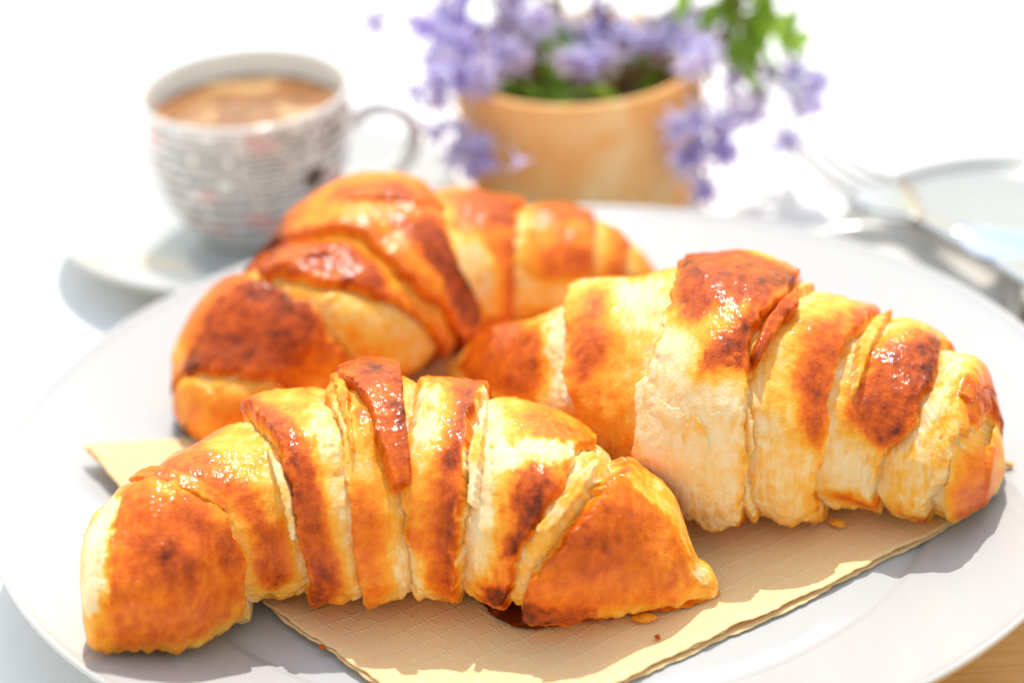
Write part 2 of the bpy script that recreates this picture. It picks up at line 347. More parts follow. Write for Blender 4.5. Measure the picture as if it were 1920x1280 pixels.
RIGHT = dict(
 rings=[(-0.0217, 0.0522, 0.0822, 0.0049), (-0.0139, 0.0362, 0.1271, 0.0145), (-0.0016, 0.0243, 0.2053, 0.0208), (0.0095, 0.0158, 0.1397, 0.0272), (0.0228, 0.0082, 0.2165, 0.0306), (0.0346, 0.0004, 0.2696, 0.0354), (0.0471, -0.0051, 0.2856, 0.0378), (0.0586, -0.0079, 0.2512, 0.0355), (0.069, -0.0099, 0.2886, 0.0319), (0.0791, -0.0084, 0.2896, 0.0285), (0.0888, -0.0119, 0.305, 0.0272), (0.0968, -0.0187, 0.327, 0.0239), (0.1027, -0.0248, 0.3341, 0.0203), (0.1063, -0.0251, 0.2698, 0.0126)],
 cap=(1.1, 0.28),
 creases=[([(53.0, 10.0), (51.8, 22.0), (49.8, 40.0), (48.7, 59.0), (47.5, 81.0)], 1, 2.4),
  ([(76.4, -12.0), (73.3, -0.0), (73.3, 20.0), (76.0, 38.0), (77.2, 54.0), (77.6, 65.0), (77.2, 88.0)], 1, 2.6),
  ([(99.5, -27.0), (100.7, -1.0), (100.3, 30.0), (99.5, 43.0), (99.9, 57.0), (101.5, 72.0), (106.2, 98.0)], -1, 1.8),
  ([(101.9, -26.0), (102.3, -1.0), (101.9, 25.0), (101.9, 38.0), (102.3, 50.0), (104.2, 63.0), (108.6, 86.0)], -1, 1.5),
  ([(118.1, -9.0), (118.5, 14.0), (119.3, 30.0), (120.1, 54.0), (122.9, 76.0), (125.3, 113.0)], -1, 1.6),
  ([(131.2, -12.0), (132.0, -1.0), (134.4, 13.0), (140.0, 36.0), (143.9, 71.0), (143.5, 109.0)], -1, 1.8),
  ([(144.3, -13.0), (148.7, 13.0), (155.1, 56.0), (158.6, 127.0)], -1, 1.2)],
 patches=[([(2.6, 53.0), (14.9, 113.0), (28.4, 117.0), (40.7, 70.0), (41.9, 42.0), (38.7, 23.0), (28.0, 24.0), (12.5, 26.0)], 0.85, 3),
  ([(39.9, 93.0), (47.5, 80.0), (49.8, 40.0), (51.4, 19.0), (45.9, 20.0), (42.7, 44.0)], 0.06, 2),
  ([(51.4, 40.0), (63.7, 44.0), (73.3, 35.0), (72.5, -0.0), (55.8, 11.0)], 0.42, 5),
  ([(54.2, 88.0), (59.0, 93.0), (59.0, 68.0), (62.9, 60.0), (62.2, 46.0), (54.6, 36.0), (52.6, 40.0), (53.0, 60.0)], 0.82, 2.5),
  ([(58.2, 121.0), (75.7, 93.0), (76.8, 65.0), (67.3, 63.0), (61.4, 80.0)], 0.05, 4),
  ([(77.6, 65.0), (77.2, 54.0), (76.0, 38.0), (73.3, 20.0), (73.3, -0.0), (77.6, -11.0), (84.8, -34.0), (99.5, -24.0), (99.9, 30.0), (99.1, 42.0), (90.7, 38.0), (90.7, 49.0), (83.2, 62.0)], 0.03, 1.2),
  ([(88.4, 8.0), (98.7, -6.0), (98.7, -22.0), (87.6, -29.0), (79.2, -12.0), (78.0, -2.0)], 0.14, 5),
  ([(78.4, 118.0), (87.6, 117.0), (99.5, 115.0), (107.0, 109.0), (102.7, 82.0), (100.7, 69.0), (99.5, 52.0), (98.7, 44.0), (93.9, 43.0), (90.7, 39.0), (90.7, 49.0), (92.7, 56.0), (96.3, 62.0), (89.9, 69.0), (87.6, 64.0), (82.8, 64.0), (80.4, 82.0)], 0.86, 1),
  ([(91.9, 68.0), (97.5, 73.0), (100.3, 68.0), (95.9, 62.0)], 0.45, 2),
  ([(101.1, 69.0), (106.2, 96.0), (108.2, 89.0), (103.8, 68.0), (101.5, 55.0), (100.7, 44.0), (99.9, 43.0), (99.9, 57.0)], 0.35, 1),
  ([(108.6, 87.0), (103.8, 69.0), (101.1, 57.0), (99.9, 46.0), (101.9, 44.0), (103.8, 59.0), (109.0, 80.0)], 0.85, 0.8),
  ([(101.9, 30.0), (111.8, 34.0), (117.7, 14.0), (117.3, -20.0), (105.8, -28.0), (101.5, -16.0)], 0.18, 4),
  ([(111.8, 77.0), (118.1, 93.0), (120.5, 75.0), (118.9, 57.0), (118.9, 36.0), (116.9, 18.0), (113.4, 23.0), (112.6, 38.0), (109.4, 42.0), (112.2, 55.0)], 0.78, 2.5),
  ([(120.1, 100.0), (124.1, 119.0), (124.1, 92.0), (121.7, 81.0)], 0.75, 1.5),
  ([(125.3, 113.0), (122.9, 76.0), (120.1, 54.0), (119.3, 30.0), (118.5, 14.0), (121.3, 14.0), (123.3, 36.0), (123.7, 55.0), (126.5, 75.0), (132.4, 102.0)], 0.1, 1.2),
  ([(126.9, 71.0), (133.2, 85.0), (139.2, 108.0), (144.3, 97.0), (143.9, 71.0), (139.6, 39.0), (135.6, 21.0), (131.2, 17.0), (125.7, 24.0), (124.1, 37.0), (126.1, 51.0)], 0.86, 2),
  ([(120.5, 14.0), (130.4, 13.0), (132.0, -1.0), (130.4, -18.0), (120.5, -9.0), (119.3, 0.0)], 0.06, 3),
  ([(144.3, 108.0), (151.1, 107.0), (149.9, 68.0), (143.2, 35.0), (135.2, 10.0), (140.0, 34.0), (144.3, 69.0)], 0.1, 1.5),
  ([(149.9, 68.0), (153.1, 88.0), (155.5, 145.0), (158.2, 125.0), (154.3, 68.0)], 0.8, 2),
  ([(135.6, 14.0), (146.7, 36.0), (151.1, 23.0), (145.9, -3.0), (136.0, -14.0)], 0.2, 3),
  ([(154.3, 38.0), (159.4, 87.0), (161.0, -42.0), (159.4, -42.0), (155.5, -42.0), (152.3, -22.0), (153.1, -1.0), (154.7, 14.0)], 0.76, 3),
  ([(118.5, -10.0), (135.6, -24.0), (147.5, -29.0), (147.5, -36.0), (118.1, -17.0)], 0.7, 1.5)],
 flap=[],
 flakes=[([(72.5, 35.0), (75.7, 39.0), (80.4, 31.0), (84.0, 27.0), (89.2, 26.0), (93.5, 19.0), (93.1, -2.0), (87.2, -24.0), (76.8, -12.0), (73.3, -0.0), (73.7, 20.0)], 0.1, 0.8),
  ([(89.9, 48.0), (92.7, 54.0), (99.1, 54.0), (98.7, 44.0), (93.1, 40.0), (90.7, 37.0)], 0.84, 0.9),
  ([(101.9, 69.0), (106.6, 95.0), (108.6, 84.0), (103.4, 59.0), (101.9, 46.0), (100.3, 51.0)], 0.75, 1.2),
  ([(123.3, 75.0), (125.7, 97.0), (128.5, 116.0), (128.1, 88.0), (126.1, 59.0), (124.5, 39.0)], 0.3, 1.1),
  ([(150.3, 67.0), (153.9, 96.0), (155.5, 147.0), (156.7, 139.0), (153.5, 68.0)], 0.75, 1.0),
  ([(47.9, 80.0), (50.6, 94.0), (53.0, 92.0), (52.2, 59.0), (53.4, 34.0), (50.6, 35.0), (49.4, 56.0)], 0.5, 1.2)])
# ---------------------------------------------------------------- croissants
def poly_sd(px, py, poly):
    """signed distance (negative inside) to a polygon"""
    P = np.array(poly, float); d = np.full(px.shape, 1e9); inside = np.zeros(px.shape, bool)
    for k in range(len(P)):
        a, b = P[k], P[(k+1) % len(P)]
        e = b-a; wx, wy = px-a[0], py-a[1]
        u = np.clip((wx*e[0]+wy*e[1])/(e@e+1e-12), 0, 1)
        d = np.minimum(d, (wx-e[0]*u)**2+(wy-e[1]*u)**2)
        c = ((a[1] <= py) & (b[1] > py)) | ((b[1] <= py) & (a[1] > py))
        with np.errstate(divide='ignore', invalid='ignore'):
            xi = a[0]+(py-a[1])/(b[1]-a[1]+1e-15)*e[0]
        inside ^= c & (px < xi)
    d = np.sqrt(d); return np.where(inside, -d, d)
PHI_MM = 28*math.pi/180        # one degree round the roll, in mm
class Croissant:
    def __init__(self, spec, name, label, step_mm, seed, tone):
        self.sp = spec; self.tone = tone; self.seed = seed; self.step = step_mm*1e-3
        self.b = Body(spec['rings'], *spec['cap'])
        R = np.array(spec['rings']); self.o = np.array([R[len(R)//2, 0], R[len(R)//2, 1], 0])
        self.o[2] = float(plate_z(self.o[0], self.o[1]))+.001
        self.root = tag(empty(name, tuple(self.o)), label, 'croissant', 'croissants on the dinner plate')
        self.cr = []
        for pts, side, step in spec['creases']:
            q = sorted((p, t) for t, p in pts); ph = np.radians([a for a, _ in q]); tt = np.array([t for _, t in q])*1e-3
            self.cr.append((ph, tt, side, step*1e-3))
    def crease(self, k, phi):
        if k < 0: return np.full(phi.shape, self.b.t0-.002)
        if k >= len(self.cr): return np.full(phi.shape, self.b.t1+.002)
        ph, tt, _, _ = self.cr[k]
        t = np.interp(phi, ph, tt)
        z = np.zeros_like(phi)
        t = t+.0019*noise(np.stack([phi*2.2, z+k*3.1, z], -1), 1, self.seed)+.0008*noise(np.stack([phi*9, z+k*5.7, z], -1), 1, self.seed+1)
        if k > 0:
            t = np.maximum(t, np.interp(phi, self.cr[k-1][0], self.cr[k-1][1])+.0012)
        return t
    def browning(self, t, phi, X):
        mm = t*1e3; deg = np.degrees(phi)
        py = deg*PHI_MM
        b = self.tone+.2*fbm(X, 70, 3, self.seed)
        Q = np.stack([t, phi*.009, np.zeros_like(t)], -1)         # streaks run round the roll
        streak = fbm(Q, 650, 3, self.seed+7)
        warp = fbm(X, 120, 3, self.seed+4)*1.6+streak*1.3+fbm(X, 520, 3, self.seed+6)*1.0
        for poly, val, soft in self.sp['patches']:
            P = [(a, c*PHI_MM) for a, c in poly]
            sd = poly_sd(mm, py, P)+warp*(1 if soft > 1.2 else .6)
            m = sstep(soft*.9+.5, -soft*1.1-.6, sd)
            val = val*.93 if val > .6 else val
            if val > .55:        # baking fades outward through gold
                halo = sstep(soft*.8+5, -1, sd)
                b = b+np.clip(.42-b, 0, 1)*.85*halo
            b = b+(val-b)*m
        b = b+.08*streak+.07*fbm(X, 230, 3, self.seed+18)
        back = sstep(105, 135, deg)
        gen = .62+.5*fbm(X, 60, 3, self.seed+8)
        b = b+(gen-b)*back
        return b
    def add_layer(self, k, n_layers):
        sp, body = self.sp, self.b
        ph = np.arange(math.radians(-80), math.radians(252), self.step/.027)
        ca, cb = self.crease(k-1, ph), self.crease(k, ph)
        m = .0034
        lo = np.maximum(ca-m, body.t0+1e-5); hi = np.minimum(cb+m, body.t1-1e-5)
        hi = np.maximum(hi, lo+.001)
        nt = max(12, int((hi-lo).mean()/self.step))
        u = np.linspace(0, 1, nt)
        U, PH = np.meshgrid(u, ph, indexing='ij')
        T = lo+(hi-lo)*U
        X = body.point(T, PH); N = body.normal(T, PH)
        da, db = T-ca, cb-T
        first, last = k == 0, k == n_layers-1
        sa = 0 if first else self.cr[k-1][2]; sb = 0 if last else self.cr[k][2]
        ha = 0 if first else self.cr[k-1][3]; hb = 0 if last else self.cr[k][3]
        width = np.maximum(cb-ca, .002)
        # shingle: each sheet comes out from under its neighbour and ends in a torn lip
        q = np.clip(da/width, 0, 1)
        off = .0013*np.sqrt(np.clip(4*q*(1-q), 0, 1))*np.clip(width/.012, .3, 1.3)
        if first: off = off*sstep(0, .7, q)+.0004
        if last: off = off*sstep(0, .7, 1-q)+.0004
        jag = .0005*noise(X, 900, self.seed+11)+.0006*noise(X, 260, self.seed+12)
        for d, s, h in ((da, sa == 1, ha), (db, sb == -1, hb)):
            if (d is da and first) or (d is db and last): continue
            h = h*1.3
            if s:
                off = off+h*np.exp(-np.clip(d-.0009, 0, None)/np.maximum(.45*width, .004))
                off = off-(h+.0006)*sstep(.0012, -.0003, d+jag)-.005*sstep(.0, -.0012, d+jag)
            else:
                off = off-.0015*np.exp(-np.clip(d, 0, None)/.0028)-.004*sstep(-.0002, -.003, d)
        brown = self.browning(T, PH, X)
        # paler where it was covered by the neighbour while baking
        for d, s, skip in ((da, sa == 1, first), (db, sb == -1, last)):
            if skip: continue
            if s:
                brown = brown+.22*np.exp(-np.clip(d, 0, None)/.0045)*sstep(.2, .5, brown)
                brown = brown+(.10-brown)*.85*sstep(.0005, -.0003, d+jag)
            else: brown = brown+(np.minimum(.08, brown)-brown)*.7*np.exp(-(np.clip(d, 0, None)/.0030)**2)
        brown = brown+.07*fbm(X, 300, 3, self.seed+9)
        pale = sstep(.42, .1, brown)
        # fine strata running round the roll, small blisters where it is glazed
        dmin = np.minimum(da, db) if not (first or last) else (db if first else da)
        Q = np.stack([T, PH*.008, np.zeros_like(T)], -1)+.0012*noise(X, 130, self.seed+16)[..., None]
        s1 = noise(Q, 1100, self.seed+14); s2 = noise(Q, 420, self.seed+15)
        near = np.exp(-np.clip(dmin, 0, None)/.005)
        off = off+(.00006+.00034*near*pale)*s1+(.0001+.0003*near)*s2
        brown = brown+.26*near*pale*s1
        off = off+np.random.default_rng(self.seed*31+k).uniform(-.0005, .0010)+.0012*fbm(X, 55, 2, self.seed+2)+.00010*fbm(X, 330, 2, self.seed+3)
        bl = noise(X, 620, self.seed+20)
        off = off+.00030*np.clip(bl-.3, 0, 1)*(1-pale)
        pit = noise(X, 560, self.seed+21)
        off = off-.0008*np.clip(pit-.42, 0, 1)*pale
        # ragged skirt where it sits on the plate
        low = sstep(math.radians(-5), math.radians(-40), PH)
        off = off+low*(.0014*fbm(X*np.array([1, 1, .25]), 210, 3, self.seed+5))
        wr = body.ring(T)[3]
        off = off*np.clip(wr/.014, .12, 1)-.0024*np.clip(wr/.02, 0, 1)
        V = X+N*off[..., None]
        x, y = V[..., 0], V[..., 1]
        V[..., 2] = np.maximum(V[..., 2], plate_z(x, y)+.0011)
        me = mesh_data('dough_layer', (V-self.o).reshape(-1, 3), grid_faces(*T.shape), MAT['crust'], True, {'brown': brown.ravel()})
        return link('dough_layer', me, self.root)
    def add_patch(self, name, poly, thick, val, lip=.0007, curl=0.0):
        """a loose strip of dough lying on the roll, given by its outline (mm, deg)"""
        P = np.array(poly, float)
        t = np.arange(P[:, 0].min()-1.5, P[:, 0].max()+1.5, self.step*1e3*.8)*1e-3
        ph = np.radians(np.arange(P[:, 1].min()-3, P[:, 1].max()+3, self.step/.027*57.3*.8))
        T, PH = np.meshgrid(t, ph, indexing='ij')
        X = self.b.point(T, PH); N = self.b.normal(T, PH)
        sd = poly_sd(T*1e3, np.degrees(PH)*PHI_MM, [(a, c*PHI_MM) for a, c in poly])*1e-3
        sd = sd+.0004*fbm(X, 500, 3, 31)+.0003*noise(X, 160, 33)
        ins = sstep(lip*.6, -lip, sd)
        crown = sstep(0, -.005, sd)
        # ride on top of whatever layer lies below
        thick = thick+.0002
        off = -.004+(thick+.004)*ins+.0010*crown*(thick > .003)+.0005*fbm(X, 110, 2, 41)+.00012*fbm(X, 420, 2, 43)+.0003*np.clip(noise(X, 620, 44)-.2, 0, 1)
        brown = val+.2*fbm(X, 110, 3, 45)+.1*fbm(X, 500, 2, 46)-.45*sstep(-.0003, .0004, sd)
        V = X+N*off[..., None]
        keep = sd < .0016
        F = grid_faces(*T.shape); F = F[keep.ravel()[F].any(1)]
        used = np.unique(F); rem = np.zeros(T.size, int); rem[used] = np.arange(len(used))
        me = mesh_data(name, (V-self.o).reshape(-1, 3)[used], rem[F], MAT['crust'], True, {'brown': brown.ravel()[used]})
        return link(name, me, self.root)
    def build(self):
        n = len(self.cr)+1
        for k in range(n): self.add_layer(k, n)
        if self.sp['flap']: tag(self.add_patch('dough_flap', self.sp['flap'], .0026, .78), 'dark glazed strip of dough lying over the middle')
        for poly, val, th in self.sp['flakes']: self.add_patch('dough_flake', poly, th*1e-3, val, .0004)
        if self.sp is FRONT:       # thin baked skirt and leaked filling along its foot
            P = smooth_line(list(BASE_CRUST)+[BASE_CRUST[0]], 140)[:-1]; c0 = P.mean(0); n = len(P)
            q = np.array([0, .4, .7, .85, .95, 1.])
            G = c0+(P-c0)[:, None, :]*q[None, :, None]
            X = np.concatenate([G, np.zeros(G.shape[:2]+(1,))], -1)
            d = (P-c0)/np.linalg.norm(P-c0, axis=1, keepdims=True)
            X[..., :2] += (d*(.0007*fbm(np.c_[P, P[:, 0]*0], 420, 3, 91))[:, None])[:, None, :]*(q**4)[None, :, None]
            X[..., 2] = plate_z(X[..., 0], X[..., 1])+.0016+(.0026-.0022*q**3)[None, :]+.0004*fbm(X, 500, 3, 93)
            br = np.clip(.80-.30*(X[..., 0]-.01)/.03, .5, 1.1)+.2*fbm(X, 300, 3, 95)
            link('base_crust', mesh_data('base_crust', (X-self.o).reshape(-1, 3), grid_faces(n, 6, True)[:, ::-1], MAT['crust'], True, {'brown': br.ravel()}), self.root)['label'] = 'thin dark baked skirt under the right tip'
        # inner crumb that closes any gap between the layers
        t = np.linspace(self.b.t0+.001, self.b.t1-.001, 60); ph = np.radians(np.linspace(-85, 265, 48))
        T, PH = np.meshgrid(t, ph, indexing='ij')
        V = self.b.point(T, PH)-self.b.normal(T, PH)*(.0052*np.clip(self.b.ring(T)[3]/.016, .1, 1))[..., None]
        V[..., 2] = np.maximum(V[..., 2], plate_z(V[..., 0], V[..., 1])+.0012)
        link('crumb', mesh_data('crumb', (V-self.o).reshape(-1, 3), grid_faces(60, 48), MAT['crust'], True,
             {'brown': np.full(T.size, .12)}), self.root)
        return self.root
# ---------------------------------------------------------------- table and cloth
MAT = {}
MAT['porcelain'] = mat_porcelain('white_porcelain')
MAT['porcelain_cool'] = mat_porcelain('cool_white_porcelain', (.50, .505, .495), .08)
MAT['porcelain_shade_tint'] = mat_porcelain('shade_tinted_porcelain', (.62, .57, .51), .12)  # beige tint stands in for shade on the dish's inner wall
MAT['porcelain_shade_grey'] = mat_porcelain('shade_grey_porcelain', (.37, .37, .355), .2)  # lowered grey paints the shaded inside of the far dish
MAT['cup_white'] = mat_porcelain('cup_porcelain', (.76, .76, .75), .1)
MAT['crust'] = mat_crust()

def make_wood():
    m = Mat('oiled_wood', Roughness=.42)
    mp = m.new('ShaderNodeMapping'); mp.inputs['Scale'].default_value = (3, 30, 3); mp.inputs['Rotation'].default_value = (0, 0, .5)
    m.link(m.coord(), mp.inputs[0])
    g = m.noise(9, 8, .65, mp.outputs[0], 1.2)
    col = m.ramp(g, [(.25, (.66, .33, .10)), (.5, (.82, .46, .17)), (.75, (.88, .54, .23))])
    return m.out(col, None, m.bump(g, .15, .0005))
def make_cloth():
    m = Mat('white_linen', Roughness=.85)
    sx = m.new('ShaderNodeSeparateXYZ'); m.link(m.coord(), sx.inputs[0])
    a = m.math('SINE', m.math('MULTIPLY', sx.outputs[0], 2*math.pi/.00062))
    b = m.math('SINE', m.math('MULTIPLY', sx.outputs[1], 2*math.pi/.00062))
    n = m.noise(240, 3)
    h = m.math('ADD', m.math('ADD', a, b), m.math('MULTIPLY', n, 2.))
    col = m.mix(m.math('MULTIPLY', m.math('ADD', m.math('MULTIPLY', a, b), 1), .5), (.82, .82, .825), (.86, .86, .865))
    m.set(Sheen_Weight=.1)
    return m.out(col, None, m.bump(h, .16, .0003))
MAT['wood'] = make_wood(); MAT['cloth'] = make_cloth()

def rounded_slab(name, pts, z0, z1, mat, bev):
    """flat slab over an outline with an eased top edge"""
    P = np.array(pts, float); c = P.mean(0); n = len(P)
    r = [P, P, c+(P-c)*(1-bev/np.linalg.norm(P-c, axis=1, keepdims=True))]
    V = np.concatenate([np.c_[r[0], np.full(n, z0)], np.c_[r[1], np.full(n, z1-bev)], np.c_[r[2], np.full(n, z1)]])
    F = [tuple(range(2*n, 3*n))]+[tuple(range(n))[::-1]]
    for k in range(2):
        for i in range(n): F.append((k*n+i, k*n+(i+1) % n, (k+1)*n+(i+1) % n, (k+1)*n+i))
    return link(name, mesh_data(name, V, F, mat, False))
table = rounded_slab('table_top', [(-.75, -.60), (.75, -.60), (.75, .95), (-.75, .95)], TABLE_Z-.034, TABLE_Z-.0012, MAT['wood'], .004)
tag(table, kind='structure')
def build_cloth():
    # one straight hem runs under the plate's right-hand side
    s = np.linspace(-.75, .75, 151); q = np.r_[-.0995, -.0985, np.linspace(-.094, .8, 90)]
    S, Q = np.meshgrid(s, q, indexing='ij')
    X = np.stack([(S-Q)/math.sqrt(2), (S+Q)/math.sqrt(2)+.0, np.zeros_like(S)], -1)
    X[..., 0] = np.clip(X[..., 0], -.72, .72); X[..., 1] = np.clip(X[..., 1], -.585, .92)
    far = sstep(.25, .5, np.hypot(X[..., 0], X[..., 1]))
    X[..., 2] = TABLE_Z-.0002+.0002*noise(X, 30)+.003*far*np.abs(fbm(X, 9, 2))-.0005*(Q < -.099)
    o = link('tablecloth', mesh_data('tablecloth', X.reshape(-1, 3), grid_faces(*S.shape), MAT['cloth']))
    sol = o.modifiers.new('thickness', 'SOLIDIFY'); sol.thickness = .0006; sol.offset = -1
    return tag(o, 'white woven tablecloth spread over the wooden table', 'tablecloth')
build_cloth()

# ---------------------------------------------------------------- dinner plate
rr = np.r_[0, .03, .06, .085, .092, .0945, np.linspace(.0955, .1325, 26)]
prof = [(r, float(plate_z(r, 0))-(.0006 if .0935 < r < .0962 else 0)) for r in rr]
prof += [(.1338, .0188), (.1347, .0193), (.1353, .01925), (.1356, .0187), (.1352, .0178), (.134, .0168), (.125, .0132), (.11, .0082), (.097, .0038),
         (.091, .0024), (.086, .0008), (.0845, -.003), (.084, TABLE_Z+.0003), (.0825, TABLE_Z), (.0805, TABLE_Z), (.0795, TABLE_Z+.0006), (.078, .0005), (.05, .0020), (0, .0022)]
plate = lathe('dinner_plate', prof, MAT['porcelain'], 220)
tag(plate, 'large round white dinner plate holding the croissants and napkin', 'plate')

# ---------------------------------------------------------------- paper napkin
def make_paper():
    m = Mat('embossed_paper', Roughness=.9)
    uv = m.new('ShaderNodeUVMap', uv_map='UVMap').outputs[0]
    s = m.new('ShaderNodeSeparateXYZ'); m.link(uv, s.inputs[0]); x, y = s.outputs[0], s.outputs[1]
    def dots(along, across, pitch, line):
        row = m.math('FLOOR', m.math('DIVIDE', across, line))
        dx = m.math('SUBTRACT', m.math('MODULO', m.math('ADD', across, 500*line), line), line/2)
        dy = m.math('SUBTRACT', m.math('MODULO', m.math('ADD', along, 500*pitch), pitch), pitch/2)
        d = m.math('SQRT', m.math('ADD', m.math('MULTIPLY', dx, dx), m.math('MULTIPLY', dy, dy)))
        return m.math('SUBTRACT', 1, m.math('DIVIDE', d, .62), clamp=True)
    # stepped meander: the second family of lines jumps by half a cell every other column
    col_i = m.math('FLOOR', m.math('DIVIDE', x, 7.))
    jump = m.math('MULTIPLY', m.math('PINGPONG', col_i, 2), 2.6)
    a = dots(y, x, 1.25, 7.); b = dots(x, m.math('ADD', y, jump), 1.25, 7.)
    d = m.math('MAXIMUM', a, b)
    fibre = m.noise(2.2, 4, .6, uv)
    basec = m.mix(fibre, (.95, .635, .30), (.96, .68, .34))
    colr = m.mix(m.math('MULTIPLY', d, .75, clamp=True), basec, (.97, .80, .50))
    h = m.math('ADD', m.math('MULTIPLY', d, 1.), m.math('MULTIPLY', fibre, .25))
    # thin paper lets some light through
    tr = m.new('ShaderNodeBsdfTranslucent'); m.link(colr, tr.inputs[0])
    mx = m.new('ShaderNodeMixShader'); mx.inputs[0].default_value = .1
    m.link(m.b.outputs[0], mx.inputs[1]); m.link(tr.outputs[0], mx.inputs[2])
    m.link(mx.outputs[0], m.n['Material Output'].inputs['Surface'])
    return m.out(colr, None, m.bump(h, .5, .0004))
MAT['paper'] = make_paper()
def build_napkin():
    Lc, Kc, Rc, Tc = (np.array(p) for p in ((-.1145, .0150), (-.0205, -.1125), (.1000, -.0305), (.0050, .1055)))
    root = tag(empty('paper_napkin', (0, 0, .008)), 'beige embossed paper napkin spread under the croissants', 'napkin')
    for k, (inset, dz) in enumerate(((0, .0003), (.0014, .0007), (.0004, .0011))):
        n = 150
        a = np.linspace(0, 1, n); A, B = np.meshgrid(a, a, indexing='ij')
        ea = inset/.166; eb = inset/.146
        z0 = np.zeros_like(A)
        wa = .0035*noise(np.stack([B*9, z0+k*7, z0], -1), 1, 50+k)+.0012*noise(np.stack([B*60, z0+k*3, z0], -1), 1, 57)
        wb = .0035*noise(np.stack([A*9, z0+k*5, z0+3], -1), 1, 60+k)+.0012*noise(np.stack([A*60, z0+k*3, z0], -1), 1, 59)
        a2 = np.clip(A*(1-2*ea)+ea, 0, 1)+wa*(2*A-1)*3; b2 = B*(1-2*eb)+eb+wb*(2*B-1)*3
        P = (Lc[None, None]*((1-a2)*(1-b2))[..., None]+Kc*((a2)*(1-b2))[..., None]+Rc*(a2*b2)[..., None]+Tc*((1-a2)*b2)[..., None])
        z = plate_z(P[..., 0], P[..., 1])+dz+.0003
        X = np.stack([P[..., 0], P[..., 1], z], -1)
        corner = np.exp(-((A/.16)**2+(B/.13)**2))       # the corner by the plate's left rim stands up
        edge = np.exp(-(B/.045)**2)*sstep(.15, .3, A)*sstep(1.05, .9, A)
        redge = np.exp(-((1-A)/.05)**2)*(.5+.5*noise(np.stack([B*7, z0, z0+k*2.], -1), 1, 77))
        X[..., 2] += .0045*corner+.0014*edge+.0010*redge*(k+.5)*.6+.00025*fbm(X, 45, 2, 80)
        uv = np.stack([A*166, B*146], -1).reshape(-1, 2)
        o = link('napkin_ply', mesh_data('napkin_ply', (X-np.array([0, 0, .008])).reshape(-1, 3), grid_faces(n, n), MAT['paper'], True, None, uv), root)
        s = o.modifiers.new('thickness', 'SOLIDIFY'); s.thickness = .00012
    return root
build_napkin()

# ---------------------------------------------------------------- the three croissants
Croissant(FRONT, 'croissant', 'croissant nearest the camera, dark glazed strip across its middle', .33, 1, .33).build()
Croissant(RIGHT, 'croissant', 'pale bellied croissant at the right of the plate, brown crown torn open', .36, 21, .29).build()
Croissant(BACK, 'croissant', 'darkest croissant at the back of the plate, in front of the cup', .5, 41, .5).build()

